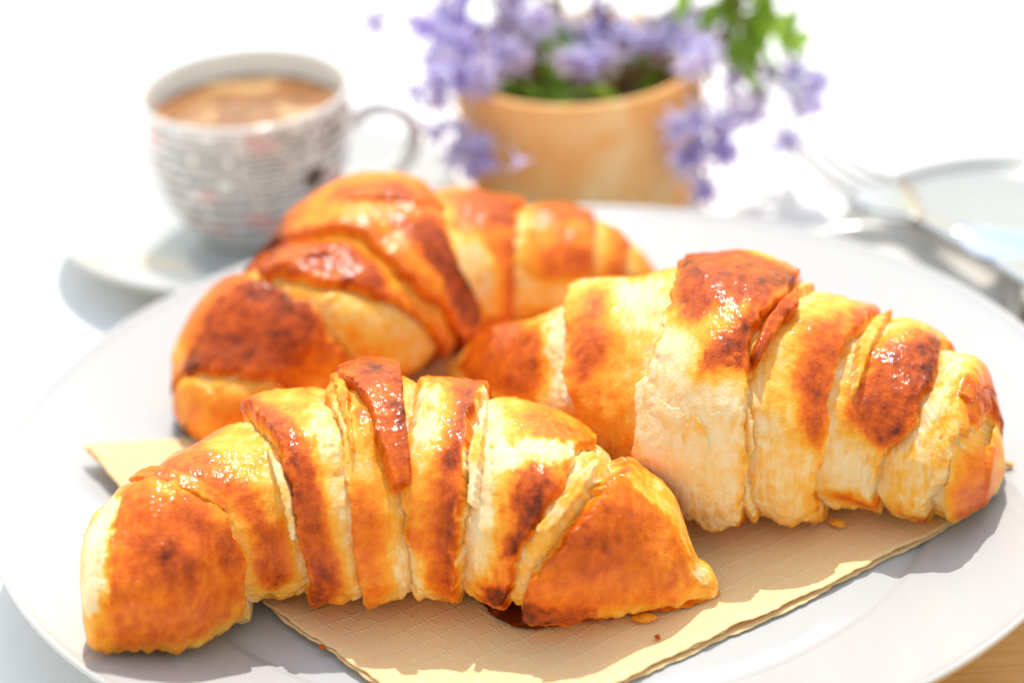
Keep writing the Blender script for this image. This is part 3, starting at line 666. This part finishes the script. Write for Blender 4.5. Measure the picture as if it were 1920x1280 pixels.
# ---------------------------------------------------------------- coffee cup on its saucer
CUP = (-.0805, .1765, TABLE_Z)
def make_print():
    m = Mat('printed_porcelain', Roughness=.12, IOR=1.5)
    s = m.new('ShaderNodeSeparateXYZ'); m.link(m.coord(), s.inputs[0])
    ang = m.math('ARCTAN2', s.outputs[0], m.math('MULTIPLY', s.outputs[1], -1))
    u = m.math('MULTIPLY', ang, 28.); v = m.math('MULTIPLY', s.outputs[2], 1000.)
    def white(a, b, off=0):
        c = m.new('ShaderNodeCombineXYZ'); m.link(a, c.inputs[0]); m.link(b, c.inputs[1]); c.inputs[2].default_value = off
        w = m.new('ShaderNodeTexWhiteNoise', noise_dimensions='3D'); m.link(c.outputs[0], w.inputs['Vector']); return w.outputs['Value']
    def text(lh, lw, ww, off):
        row = m.math('FLOOR', m.math('DIVIDE', v, lh)); fr = m.math('FRACT', m.math('DIVIDE', v, lh))
        band = m.math('MULTIPLY', m.math('GREATER_THAN', fr, .2), m.math('LESS_THAN', fr, .80))
        us = m.math('ADD', u, m.math('MULTIPLY', row, 3.7))
        letter = m.math('FLOOR', m.math('DIVIDE', us, lw)); word = m.math('FLOOR', m.math('DIVIDE', us, ww))
        lf = m.math('FRACT', m.math('DIVIDE', us, lw))
        ink = m.math('MULTIPLY', m.math('GREATER_THAN', white(letter, row, off), .16), m.math('GREATER_THAN', lf, .22))
        c = m.new('ShaderNodeCombineXYZ'); m.link(us, c.inputs[0]); m.link(v, c.inputs[1])
        strokes = m.math('GREATER_THAN', m.noise(2.2/lw, 2, .6, c.outputs[0]), .30)
        ink = m.math('MULTIPLY', m.math('MULTIPLY', ink, band), strokes)
        return m.math('MULTIPLY', ink, m.math('MULTIPLY_ADD', white(word, row, off+2), .35, .65)), word, row
    small, _, _ = text(1.9, .8, 4.7, 1); big, word, row = text(3.9, 1.7, 8.5, 11)
    blk = m.math('FLOOR', m.math('DIVIDE', u, 13.)); blv = m.math('FLOOR', m.math('DIVIDE', v, 11.7))
    pick = m.math('GREATER_THAN', white(blk, blv, 21), .45)
    ink = m.math('ADD', m.math('MULTIPLY', big, pick), m.math('MULTIPLY', small, m.math('SUBTRACT', 1, pick)))
    ink = m.math('MULTIPLY', ink, m.math('MULTIPLY', m.math('GREATER_THAN', v, 14.5), m.math('LESS_THAN', v, 49.)))
    red = m.math('GREATER_THAN', white(word, row, 5), .82)
    inkcol = m.mix(red, (.035, .032, .035), (.55, .02, .02))
    col = m.mix(ink, (.74, .73, .72), inkcol)
    # the brown coffee bean printed on the side
    du = m.math('DIVIDE', m.math('SUBTRACT', u, 20.5), 3.4); dv = m.math('DIVIDE', m.math('SUBTRACT', v, 31.), 3.9)
    d = m.math('SQRT', m.math('ADD', m.math('MULTIPLY', du, du), m.math('MULTIPLY', dv, dv)))
    bean = m.math('LESS_THAN', d, 1.)
    groove = m.math('LESS_THAN', m.math('ABSOLUTE', m.math('ADD', du, m.math('MULTIPLY', m.math('SINE', m.math('MULTIPLY', dv, 3)), .18))), .12)
    bc = m.mix(groove, (.09, .03, .013), (.02, .008, .004))
    col = m.mix(bean, col, bc)
    return m.out(col)
def make_coffee():
    m = Mat('coffee_crema', Roughness=.25, IOR=1.34)
    n = m.noise(60, 5, .6, None, 1.2)
    col = m.ramp(n, [(.35, (.22, .07, .010)), (.5, (.34, .13, .028)), (.58, (.62, .38, .16)), (.7, (.72, .50, .26))])
    m.set(Coat_Weight=.4, Coat_Roughness=.05)
    return m.out(col, None, m.bump(m.noise(900, 3), .15, .0003))
MAT['print'] = make_print(); MAT['coffee'] = make_coffee()
MAT['foam'] = Mat('foam_bubble', Base_Color=(.85, .62, .38), Roughness=.06, Transmission_Weight=.4).m
def build_cup():
    sau = [(0, .0058), (.016, .0056), (.019, .0060), (.0215, .0056), (.03, .0064), (.040, .0088), (.050, .0120), (.0570, .0148), (.0602, .0160), (.0612, .0162), (.0616, .0156),
           (.0606, .0140), (.050, .0096), (.040, .0058), (.031, .0026), (.030, .0003), (.029, 0), (.0275, 0), (.0268, .0010), (.0255, .0026), (0, .0028)]
    tag(lathe('saucer', sau, MAT['porcelain_cool'], 128, None, CUP), 'round white saucer under the printed coffee cup', 'saucer')
    root = tag(empty('coffee_cup', (CUP[0], CUP[1], CUP[2]+.0060)), 'white coffee cup with printed lettering and a brown bean, on its saucer', 'cup')
    dz = -.0060; root.scale = (1.045, 1.045, 1.03)
    outer = [(.0295, .0513), (.0303, .0512), (.0306, .0506), (.0305, .0490), (.0301, .0450), (.0295, .040), (.0288, .035), (.0281, .030), (.0272, .025), (.0260, .020),
             (.0240, .016), (.0208, .0125), (.0178, .0105), (.0158, .009), (.0157, .0066), (.0152, .0060), (.0140, .0060), (.0132, .0072), (.012, .0085), (0, .0088)]
    inner = [(.0, .0118), (.012, .0122), (.0195, .0158), (.0232, .0205), (.0250, .026), (.0262, .032), (.0271, .038), (.0279, .044), (.0284, .0485), (.0288, .0507), (.0295, .0513)]
    # sections of wall follow the profile closely so the print wraps it
    lathe('cup_body', outer, MAT['print'], 144, root, (0, 0, dz))
    lathe('cup_lining', inner, MAT['cup_white'], 144, root, (0, 0, dz))
    zc = .0425
    coff = [(0, zc), (.012, zc), (.022, zc+.0001), (.0268, zc+.0002), (.0275, zc+.0007), (.0277, zc-.001), (.0271, zc-.003), (0, zc-.003)]
    lathe('coffee', coff, MAT['coffee'], 96, root, (0, 0, dz))
    for x, y, r in ((-.0165, -.0085, .0020), (-.0128, -.0068, .0014), (-.0145, -.0115, .0012), (-.0100, -.0105, .0009), (.012, -.016, .0010), (-.019, -.003, .0011)):
        p = [(r*math.sin(a), r*math.cos(a)*.75) for a in np.linspace(0, math.pi/2, 8)]
        lathe('foam_bubble', p, MAT['foam'], 20, root, (x, y, dz+zc+.0001))
    P = smooth_line([(.0285, 0, .0365), (.036, 0, .0385), (.0440, 0, .0365), (.0480, 0, .0300), (.0460, 0, .0225), (.0390, 0, .0170), (.0245, 0, .0165)], 40)
    v, f = tube(P, np.interp(np.linspace(0, 1, 40), [0, .15, .8, 1], [.0030, .0023, .0023, .0032]), 14)
    v[:, 1] *= 1.35
    h = link('handle', mesh_data('handle', v, f, MAT['cup_white']), root, (0, 0, dz)); h.rotation_euler[2] = math.radians(12)
build_cup()

# ---------------------------------------------------------------- small dishes and fork at the right
def dish(name, loc, R, h, mat, label):
    p = [(0, .0042), (R*.35, .0042), (R*.72, .0045), (R*.86, .0052), (R*.895, h*.62), (R*.918, h*.92), (R*.94, h), (R*.98, h*1.02), (R, h*.985), (R*.997, h*.9), (R*.955, h*.55),
         (R*.80, .0036), (R*.62, .0018), (R*.60, 0), (R*.54, 0), (R*.53, .0016), (0, .0018)]
    return tag(lathe(name, p, mat, 128, None, loc), label, 'dish')
far_dish = dish('side_dish', (.1430, .1445, TABLE_Z), .0500, .0080, MAT['porcelain_shade_grey'], 'flat dish with its shade put into a grey colour, in the blurred right background, under the fork')
near_dish = dish('side_dish', (.0945, .0925, -.0043), .0420, .0100, MAT['porcelain_shade_tint'], 'small saucer with its beige shade put into the colour, tucked behind the right rim of the dinner plate')
from mathutils import Quaternion
near_dish.rotation_euler = Quaternion((.70, -.714, 0), math.radians(6.1)).to_euler()      # its far side rests on the flat dish
MAT['steel'] = Mat('polished_steel', Base_Color=(.44, .45, .47), Metallic=1., Roughness=.28).m
def build_fork():
    root = tag(empty('dessert_fork', (.1145, .122, .0125)), 'steel fork with its tines toward the flower pot, beside the dishes', 'fork')
    o = np.array([.1145, .122, .0125]); d = np.array([.42, -.905, 0]); d /= np.linalg.norm(d); sdir = np.array([-d[1], d[0], 0])
    def at(s, w, z): return o+d*s+sdir*w+np.array([0, 0, z])
    def strip(name, S, W, Z, th):
        V = []
        for s, w, z in zip(S, W, Z):
            for a in np.linspace(-1, 1, 7): V.append(at(s, a*w, z+th*.6*(1-a*a)))
            for a in np.linspace(1, -1, 7): V.append(at(s, a*w*.97, z-th+th*.6*(1-a*a)))
        n = len(S); F = [(i*14+j, i*14+(j+1) % 14, (i+1)*14+(j+1) % 14, (i+1)*14+j) for i in range(n-1) for j in range(14)]
        F += [tuple(range(14))[::-1], tuple((n-1)*14+j for j in range(14))]
        return link(name, mesh_data(name, np.array(V)-o, F, MAT['steel']), root)
    q = np.linspace(0, 1, 24)
    strip('handle', q*.085-.004, np.interp(q, [0, .1, .5, .92, 1], [.0030, .0030, .0040, .0060, .0045]), .0010+.0060*q, .0011)
    strip('head', -.004-q*.026, np.interp(q, [0, .25, .55, .8, 1], [.0028, .0042, .0088, .0100, .0098]), .0010-.0016*np.sin(q*np.pi*.7)+.0002*q, .0008)
    for w in (-.0081, -.0027, .0027, .0081):
        s = -.029-q*.036
        P = np.array([at(a, w*(1-.06*b), -.0002-.0010*math.sin(b*2.2)+.0032*b*b) for a, b in zip(s, q)])
        v, f = tube(P, np.interp(q, [0, .85, 1], [.0015, .0011, .0004]), 8, .7)
        link('tine', mesh_data('tine', v-o, f, MAT['steel']), root)
build_fork()
MAT['blade'] = Mat('sky_tinted_steel', Base_Color=(.48, .54, .63), Metallic=1., Roughness=.2).m  # blue base colour paints in the reflected sky
def build_spoon():
    P = np.array([(-.1145, .1190, TABLE_Z+.0030), (-.098, .1225, TABLE_Z+.0034), (-.078, .1290, TABLE_Z+.0040), (-.060, .1365, TABLE_Z+.0042)])
    L = smooth_line(P, 30); q = np.linspace(0, 1, 30); o = L[0].copy()
    root = tag(empty('teaspoon', tuple(o)), 'steel teaspoon lying in front of the saucer', 'spoon')
    v, f = tube(L, np.interp(q, [0, .04, .15, .6, 1], [.0015, .0034, .0040, .0022, .0018]), 12, .38)
    link('handle', mesh_data('handle', v-o, f, MAT['steel']), root)
    d = (L[-1]-L[-4]); d[2] = 0; d /= np.linalg.norm(d); sd_ = np.array([-d[1], d[0], 0])
    U, W = np.meshgrid(np.linspace(-1, 1, 17), np.linspace(-1, 1, 11), indexing='ij')
    hw = .0095*np.sqrt(np.clip(1-U**2, .0, 1))*(1-.18*U)+.0004
    z = -.0032*(1-U**2)*(1-W**2)
    V = L[-1]+d*(.0145+U*.0155)[..., None]+sd_*(hw*W)[..., None]+np.stack([U*0, U*0, z], -1)
    ob = link('bowl', mesh_data('bowl', (V-o).reshape(-1, 3), grid_faces(17, 11), MAT['steel']), root)
    so = ob.modifiers.new('thickness', 'SOLIDIFY'); so.thickness = .0008
build_spoon()
def build_knife():
    o = np.array([.1200, .1040, .0188])
    root = tag(empty('table_knife', tuple(o)), 'steel knife with a blue sky reflection in its blade colour, beside the fork at the right edge', 'knife')
    d = np.array([.84, -.54, 0]); d /= np.linalg.norm(d); sdir = np.array([-d[1], d[0], 0])
    q = np.linspace(0, 1, 20)
    up = .0105*np.sqrt(np.clip(1-(1-np.clip(q/.35, 0, 1))**2, .004, 1)); lowr = .0100*np.clip(q/.10, .05, 1)**.5
    V = []
    for k in range(20):
        for w, z in ((-lowr[k], .0002), (-lowr[k]*.2, .0009), (up[k]*.7, .0013), (up[k], .0010), (up[k], -.0006), (-lowr[k]*.2, -.0005), (-lowr[k], -.0001)):
            V.append(d*(q[k]*.085)+sdir*w+np.array([0, 0, z-.0105*q[k]]))
    F = [(i*7+j, i*7+(j+1) % 7, (i+1)*7+(j+1) % 7, (i+1)*7+j) for i in range(19) for j in range(7)]+[tuple(range(7))[::-1], tuple(19*7+j for j in range(7))]
    link('blade', mesh_data('blade', np.array(V), F, MAT['blade'], False), root)
    v, f = tube([d*s+np.array([0, 0, .0008-.12*s]) for s in np.linspace(.083, .17, 16)], np.interp(np.linspace(0, 1, 16), [0, .08, .6, .95, 1], [.004, .0058, .0068, .0072, .004]), 14, .6)
    link('handle', mesh_data('handle', v, f, MAT['steel']), root)
build_knife()

# ---------------------------------------------------------------- flower pot and plant
POT = (.0195, .1985, TABLE_Z)
def make_terracotta():
    m = Mat('terracotta', Roughness=.8)
    c = m.coord(); n = m.noise(38, 4, .6, c, .8); n2 = m.noise(300, 4, .6, c)
    col = m.ramp(n, [(.3, (.88, .38, .10)), (.5, (.90, .50, .18)), (.68, (.92, .66, .34))])
    return m.out(col, None, m.bump(n2, .4, .0006))
MAT['terracotta'] = make_terracotta()
m = Mat('potting_soil', Roughness=.95); MAT['soil'] = m.out(m.ramp(m.noise(300, 4), [(.3, (.05, .04, .015)), (.7, (.16, .12, .05))]), None, m.bump(m.noise(500, 4), .8, .002))
pot = tag(empty('flower_pot', POT), 'small terracotta flower pot with patchy pale orange walls', 'pot')
pp = [(0, .003), (.020, .003), (.0275, .004), (.0290, .014), (.0305, .026), (.0316, .038), (.0322, .0430), (.0330, .0450), (.0342, .0456), (.0352, .0450),
      (.0355, .042), (.0350, .034), (.0338, .022), (.0324, .010), (.0315, .0030), (.0305, .0006), (.0290, 0), (0, 0)]
pp = [(r*1.09, z*1.03) for r, z in pp]
lathe('pot_wall', pp, MAT['terracotta'], 112, pot)
sp_ = [(0, .0375), (.010, .0372), (.020, .0363), (.0290, .0352), (.0309, .0346), (.0309, .033), (0, .033)]
lathe('soil', [(r*1.08, z) for r, z in sp_], MAT['soil'], 48, pot)

def petal_mat(name, c0, c1, tr=.45):
    m = Mat(name, Roughness=.6)
    col = m.mix(m.noise(260, 3), c0, c1)
    t = m.new('ShaderNodeBsdfTranslucent'); m.link(col, t.inputs[0])
    mx = m.new('ShaderNodeMixShader'); mx.inputs[0].default_value = tr
    m.link(m.b.outputs[0], mx.inputs[1]); m.link(t.outputs[0], mx.inputs[2]); m.link(mx.outputs[0], m.n['Material Output'].inputs['Surface'])
    return m.out(col)
MAT['petals'] = [petal_mat('lilac_petal', (.60, .56, .90), (.76, .72, .95)), petal_mat('violet_petal', (.46, .38, .80), (.62, .54, .88)),
                 petal_mat('pale_petal', (.70, .66, .93), (.84, .80, .95)), petal_mat('pink_bud', (.62, .28, .34), (.70, .45, .55))]
MAT['leaf'] = petal_mat('leaf_green', (.16, .34, .02), (.34, .52, .06), .45)
MAT['stem'] = Mat('reddish_stem', Base_Color=(.20, .12, .05), Roughness=.6).m
def flower_mesh(mat, npet, L, open_):
    V, F = [], []
    for k in range(npet):
        a0 = 2*math.pi*k/npet
        rows = 6
        base = len(V)
        for i in range(rows):
            q = i/(rows-1)
            w = L*.17*math.sin(math.pi*(.12+.86*q)**.9)+.0002
            rad = L*(.10+open_*(q**1.4)); zz = L*(.95*q-.55*open_*q*q)
            for j in (-1, 0, 1):
                x = rad-(.12*L*abs(j)*(1-q)); y = j*w; z = zz+abs(j)*L*.06
                V.append((x*math.cos(a0)-y*math.sin(a0), x*math.sin(a0)+y*math.cos(a0), z))
        for i in range(rows-1):
            for j in range(2):
                b = base+i*3+j; F.append((b, b+1, b+4, b+3))
    v, f = tube([(0, 0, -L*.55), (0, 0, -L*.2), (0, 0, L*.12)], [.0005, .0007, L*.11], 6)
    o = len(V); V += [tuple(p) for p in v]; F += [tuple(i+o for i in q) for q in f]
    return mesh_data('flower', np.array(V), F, mat)
FM = [flower_mesh(MAT['petals'][0], 6, .0095, .75), flower_mesh(MAT['petals'][0], 6, .0085, .95), flower_mesh(MAT['petals'][1], 6, .0090, .6),
      flower_mesh(MAT['petals'][2], 6, .0090, .85), flower_mesh(MAT['petals'][3], 4, .0062, .25)]
plant = tag(empty('flowering_plant', (POT[0], POT[1], POT[2]+.033)), 'lilac blue flowering plant spilling over the terracotta pot', 'plant')
PO = np.array([POT[0], POT[1], POT[2]+.033])
clusters = [  # centre, radii, count
    ((-.010, .186, .0450), (.0130, .010, .0160), 30), ((-.0215, .186, .0560), (.0055, .009, .0085), 11), ((-.0175, .182, .0300), (.0050, .006, .0080), 9),
    ((-.0190, .180, .0215), (.0020, .003, .0025), 2), ((.0080, .196, .0560), (.0120, .010, .0100), 14), ((.0205, .178, .0425), (.0050, .004, .0045), 4),
    ((.0290, .170, .0345), (.0040, .002, .0012), 2), ((.0420, .192, .0500), (.0150, .010, .0110), 20), ((.0570, .187, .0390), (.0110, .010, .0110), 14),
    ((.0550, .177, .0270), (.0090, .008, .0100), 15), ((.0780, .186, .0270), (.0110, .008, .0060), 10), ((.0905, .186, .0285), (.0030, .003, .0020), 2),
    ((-.0170, .168, .0400), (.0080, .004, .0090), 12), ((.0060, .190, .0500), (.0110, .009, .0040), 12), ((.0300, .188, .0480), (.0100, .009, .0040), 12),
    ((-.0190, .172, .0470), (.0080, .005, .0120), 10), ((.0560, .170, .0340), (.0110, .006, .0110), 9), ((.0860, .183, .0300), (.0080, .004, .0060), 6),
    ((.0580, .174, .0130), (.0060, .004, .0050), 5), ((-.0375, .185, .0620), (.0025, .003, .0030), 2), ((.0835, .190, .0080), (.0040, .004, .0040), 2)]
for ci, (c, r, n) in enumerate(clusters):
    c = np.array(c)+np.array([0, .007, -.003]); r = np.array(r)
    start = np.array([POT[0]+.35*(c[0]-POT[0])*.6, POT[1]-.004, TABLE_Z+.034]); start[0] = np.clip(start[0], POT[0]-.022, POT[0]+.022)
    mid = np.array([start[0]*.45+c[0]*.55, (start[1]+c[1])/2, max(start[2], c[2])+.012])
    v, f = tube(smooth_line([start, mid, c], 14), np.linspace(.0011, .0005, 14), 6)
    link('stem', mesh_data('stem', v-PO, f, MAT['stem']), plant)
    for k in range(int(n*1.05)):
        d = RNG.normal(size=3); d *= RNG.random()**.4/np.linalg.norm(d)
        p = c+r*d*1.25
        if np.hypot(p[0]-POT[0], p[1]-POT[1]) < .045 and p[2] < TABLE_Z+.052:      # keep clear of the pot wall
            if p[2] > .030: p[2] = TABLE_Z+.052+.004*RNG.random()
            else: p[1] = POT[1]-math.sqrt(max(.047**2-(p[0]-POT[0])**2, 1e-6))
        p[2] = max(p[2], TABLE_Z+.006)
        o = link('flower', FM[RNG.choice(5, p=[.3, .25, .17, .2, .08])], plant, tuple(p-PO))
        out = Vector((d[0], d[1]-.5, d[2]-.25)); out = out if out.length > .05 else Vector((0, -1, 0))
        o.rotation_euler = out.to_track_quat('Z', 'Y').to_euler(); s = .58+.36*RNG.random(); o.scale = (s, s, s)
def leaf_mesh(L, W, bend):
    V, F = [], []; n = 12
    for i in range(n):
        q = i/(n-1); w = W*math.sin(math.pi*q**.8)**.9+.0001
        for j in (-1, -.5, 0, .5, 1): V.append((j*w, L*q, bend*L*q*q*-1+abs(j)*w*.35))
    for i in range(n-1):
        for j in range(4): F.append((i*5+j, i*5+j+1, (i+1)*5+j+1, (i+1)*5+j))
    return mesh_data('leaf', np.array(V), F, MAT['leaf'])
v, f = tube(smooth_line([(POT[0]+.014, POT[1]-.002, TABLE_Z+.034), (.047, .197, .052), (.064, .1965, .050)], 16), np.linspace(.0011, .0007, 16), 6)
link('stem', mesh_data('stem', v-PO, f, MAT['stem']), plant)
LM = [leaf_mesh(.016, .0038, .3), leaf_mesh(.024, .0036, .6), leaf_mesh(.012, .0045, .2)]
for (x, y, z, az, el, k, s) in [(.060, .200, .064, -70, 20, 0, 1), (.064, .197, .060, -150, -60, 0, 1.1), (.0745, .195, .056, 190, -75, 1, 1.0), (.068, .198, .058, -100, 10, 2, 1),
        (.077, .197, .064, -60, 10, 2, .9), (.062, .193, .044, 160, -20, 2, 1.), (.069, .191, .046, 170, -50, 2, 1.1), (.056, .202, .068, 60, 15, 0, .9), (.079, .196, .060, -30, -20, 2, .8),
        (.071, .199, .066, 100, 10, 0, 1.), (.065, .199, .069, -90, 25, 0, 1.), (.0720, .195, .052, 165, -70, 1, .9), (.084, .196, .060, -80, 5, 2, .7),
        (.0135, .184, .036, 0, 80, 1, 1.0), (.0105, .187, .037, 20, 75, 0, .9), (.0165, .188, .038, -20, 70, 1, .8), (.026, .190, .040, 170, 10, 2, .8), (.033, .188, .040, -120, 20, 2, .8)]+[
        (POT[0]+.021*math.sin(a*2.4), POT[1]-.004+.018*math.cos(a*2.4), TABLE_Z+.036, a*97 % 360, 35+(a*53) % 40, a % 3, .8+.05*(a % 5)) for a in range(16)]+[
        (.052+.038*((a*37) % 17)/17, .190+.010*((a*23) % 7)/7, .040+.028*((a*29) % 13)/13, (a*71) % 360, -70+(a*41) % 90, a % 3, .9+.06*(a % 6)) for a in range(15)]:
    if x > .045:      # a petiole back to the leafy shoot
        v, f = tube(smooth_line([(x, y, z), ((x+.068)/2, y+.001, (z+.052)/2+.002), (.064, .1965, .050)], 8), .0004, 5)
        link('stem', mesh_data('stem', v-PO, f, MAT['stem']), plant)
    link('leaf', LM[k], plant, (x-PO[0], y-PO[1], z-PO[2]), (math.radians(el), 0, math.radians(az))).scale = (s, s, s)

# ---------------------------------------------------------------- crumbs on the napkin and plate
def crumb(x, y, size, val, flat, label, seed):
    n = 10; A, B = np.meshgrid(np.linspace(0, 2*np.pi, n, endpoint=False), np.linspace(-1.5, 1.5, 7), indexing='ij')
    P = np.stack([np.cos(A)*np.cos(B), np.sin(A)*np.cos(B)*.6, np.sin(B)*flat], -1)
    P = P*(1+.55*noise(P, 1.7, seed)[..., None])*size
    z = float(plate_z(x, y))-(.0014 if x > .1 else 0)
    o = link('pastry_crumb', mesh_data('pastry_crumb', P.reshape(-1, 3), grid_faces(n, 7, True), MAT['crust'], False, {'brown': np.full(P.shape[0]*7, val)}), None,
             (x, y, z+.0022+size*flat*.5), (0, 0, seed))
    return tag(o, label, 'crumb')
crumb(.0205, -.0655, .0026, .45, .35, 'golden pastry flake lying on the napkin by the front croissant', 3)
crumb(.0228, -.0735, .0009, .85, .7, 'tiny brown crumb on the napkin nearest its sunlit edge', 5)
crumb(-.0530, -.0690, .0011, .75, .4, 'tiny brown flake on the lower left edge of the napkin', 8)
crumb(.0690, -.0300, .0024, .35, .3, 'golden flake fallen at the foot of the pale bellied croissant', 12)
crumb(.1128, -.0135, .0013, .2, .6, 'pale crumb on the plate at the far right croissant tip', 15)
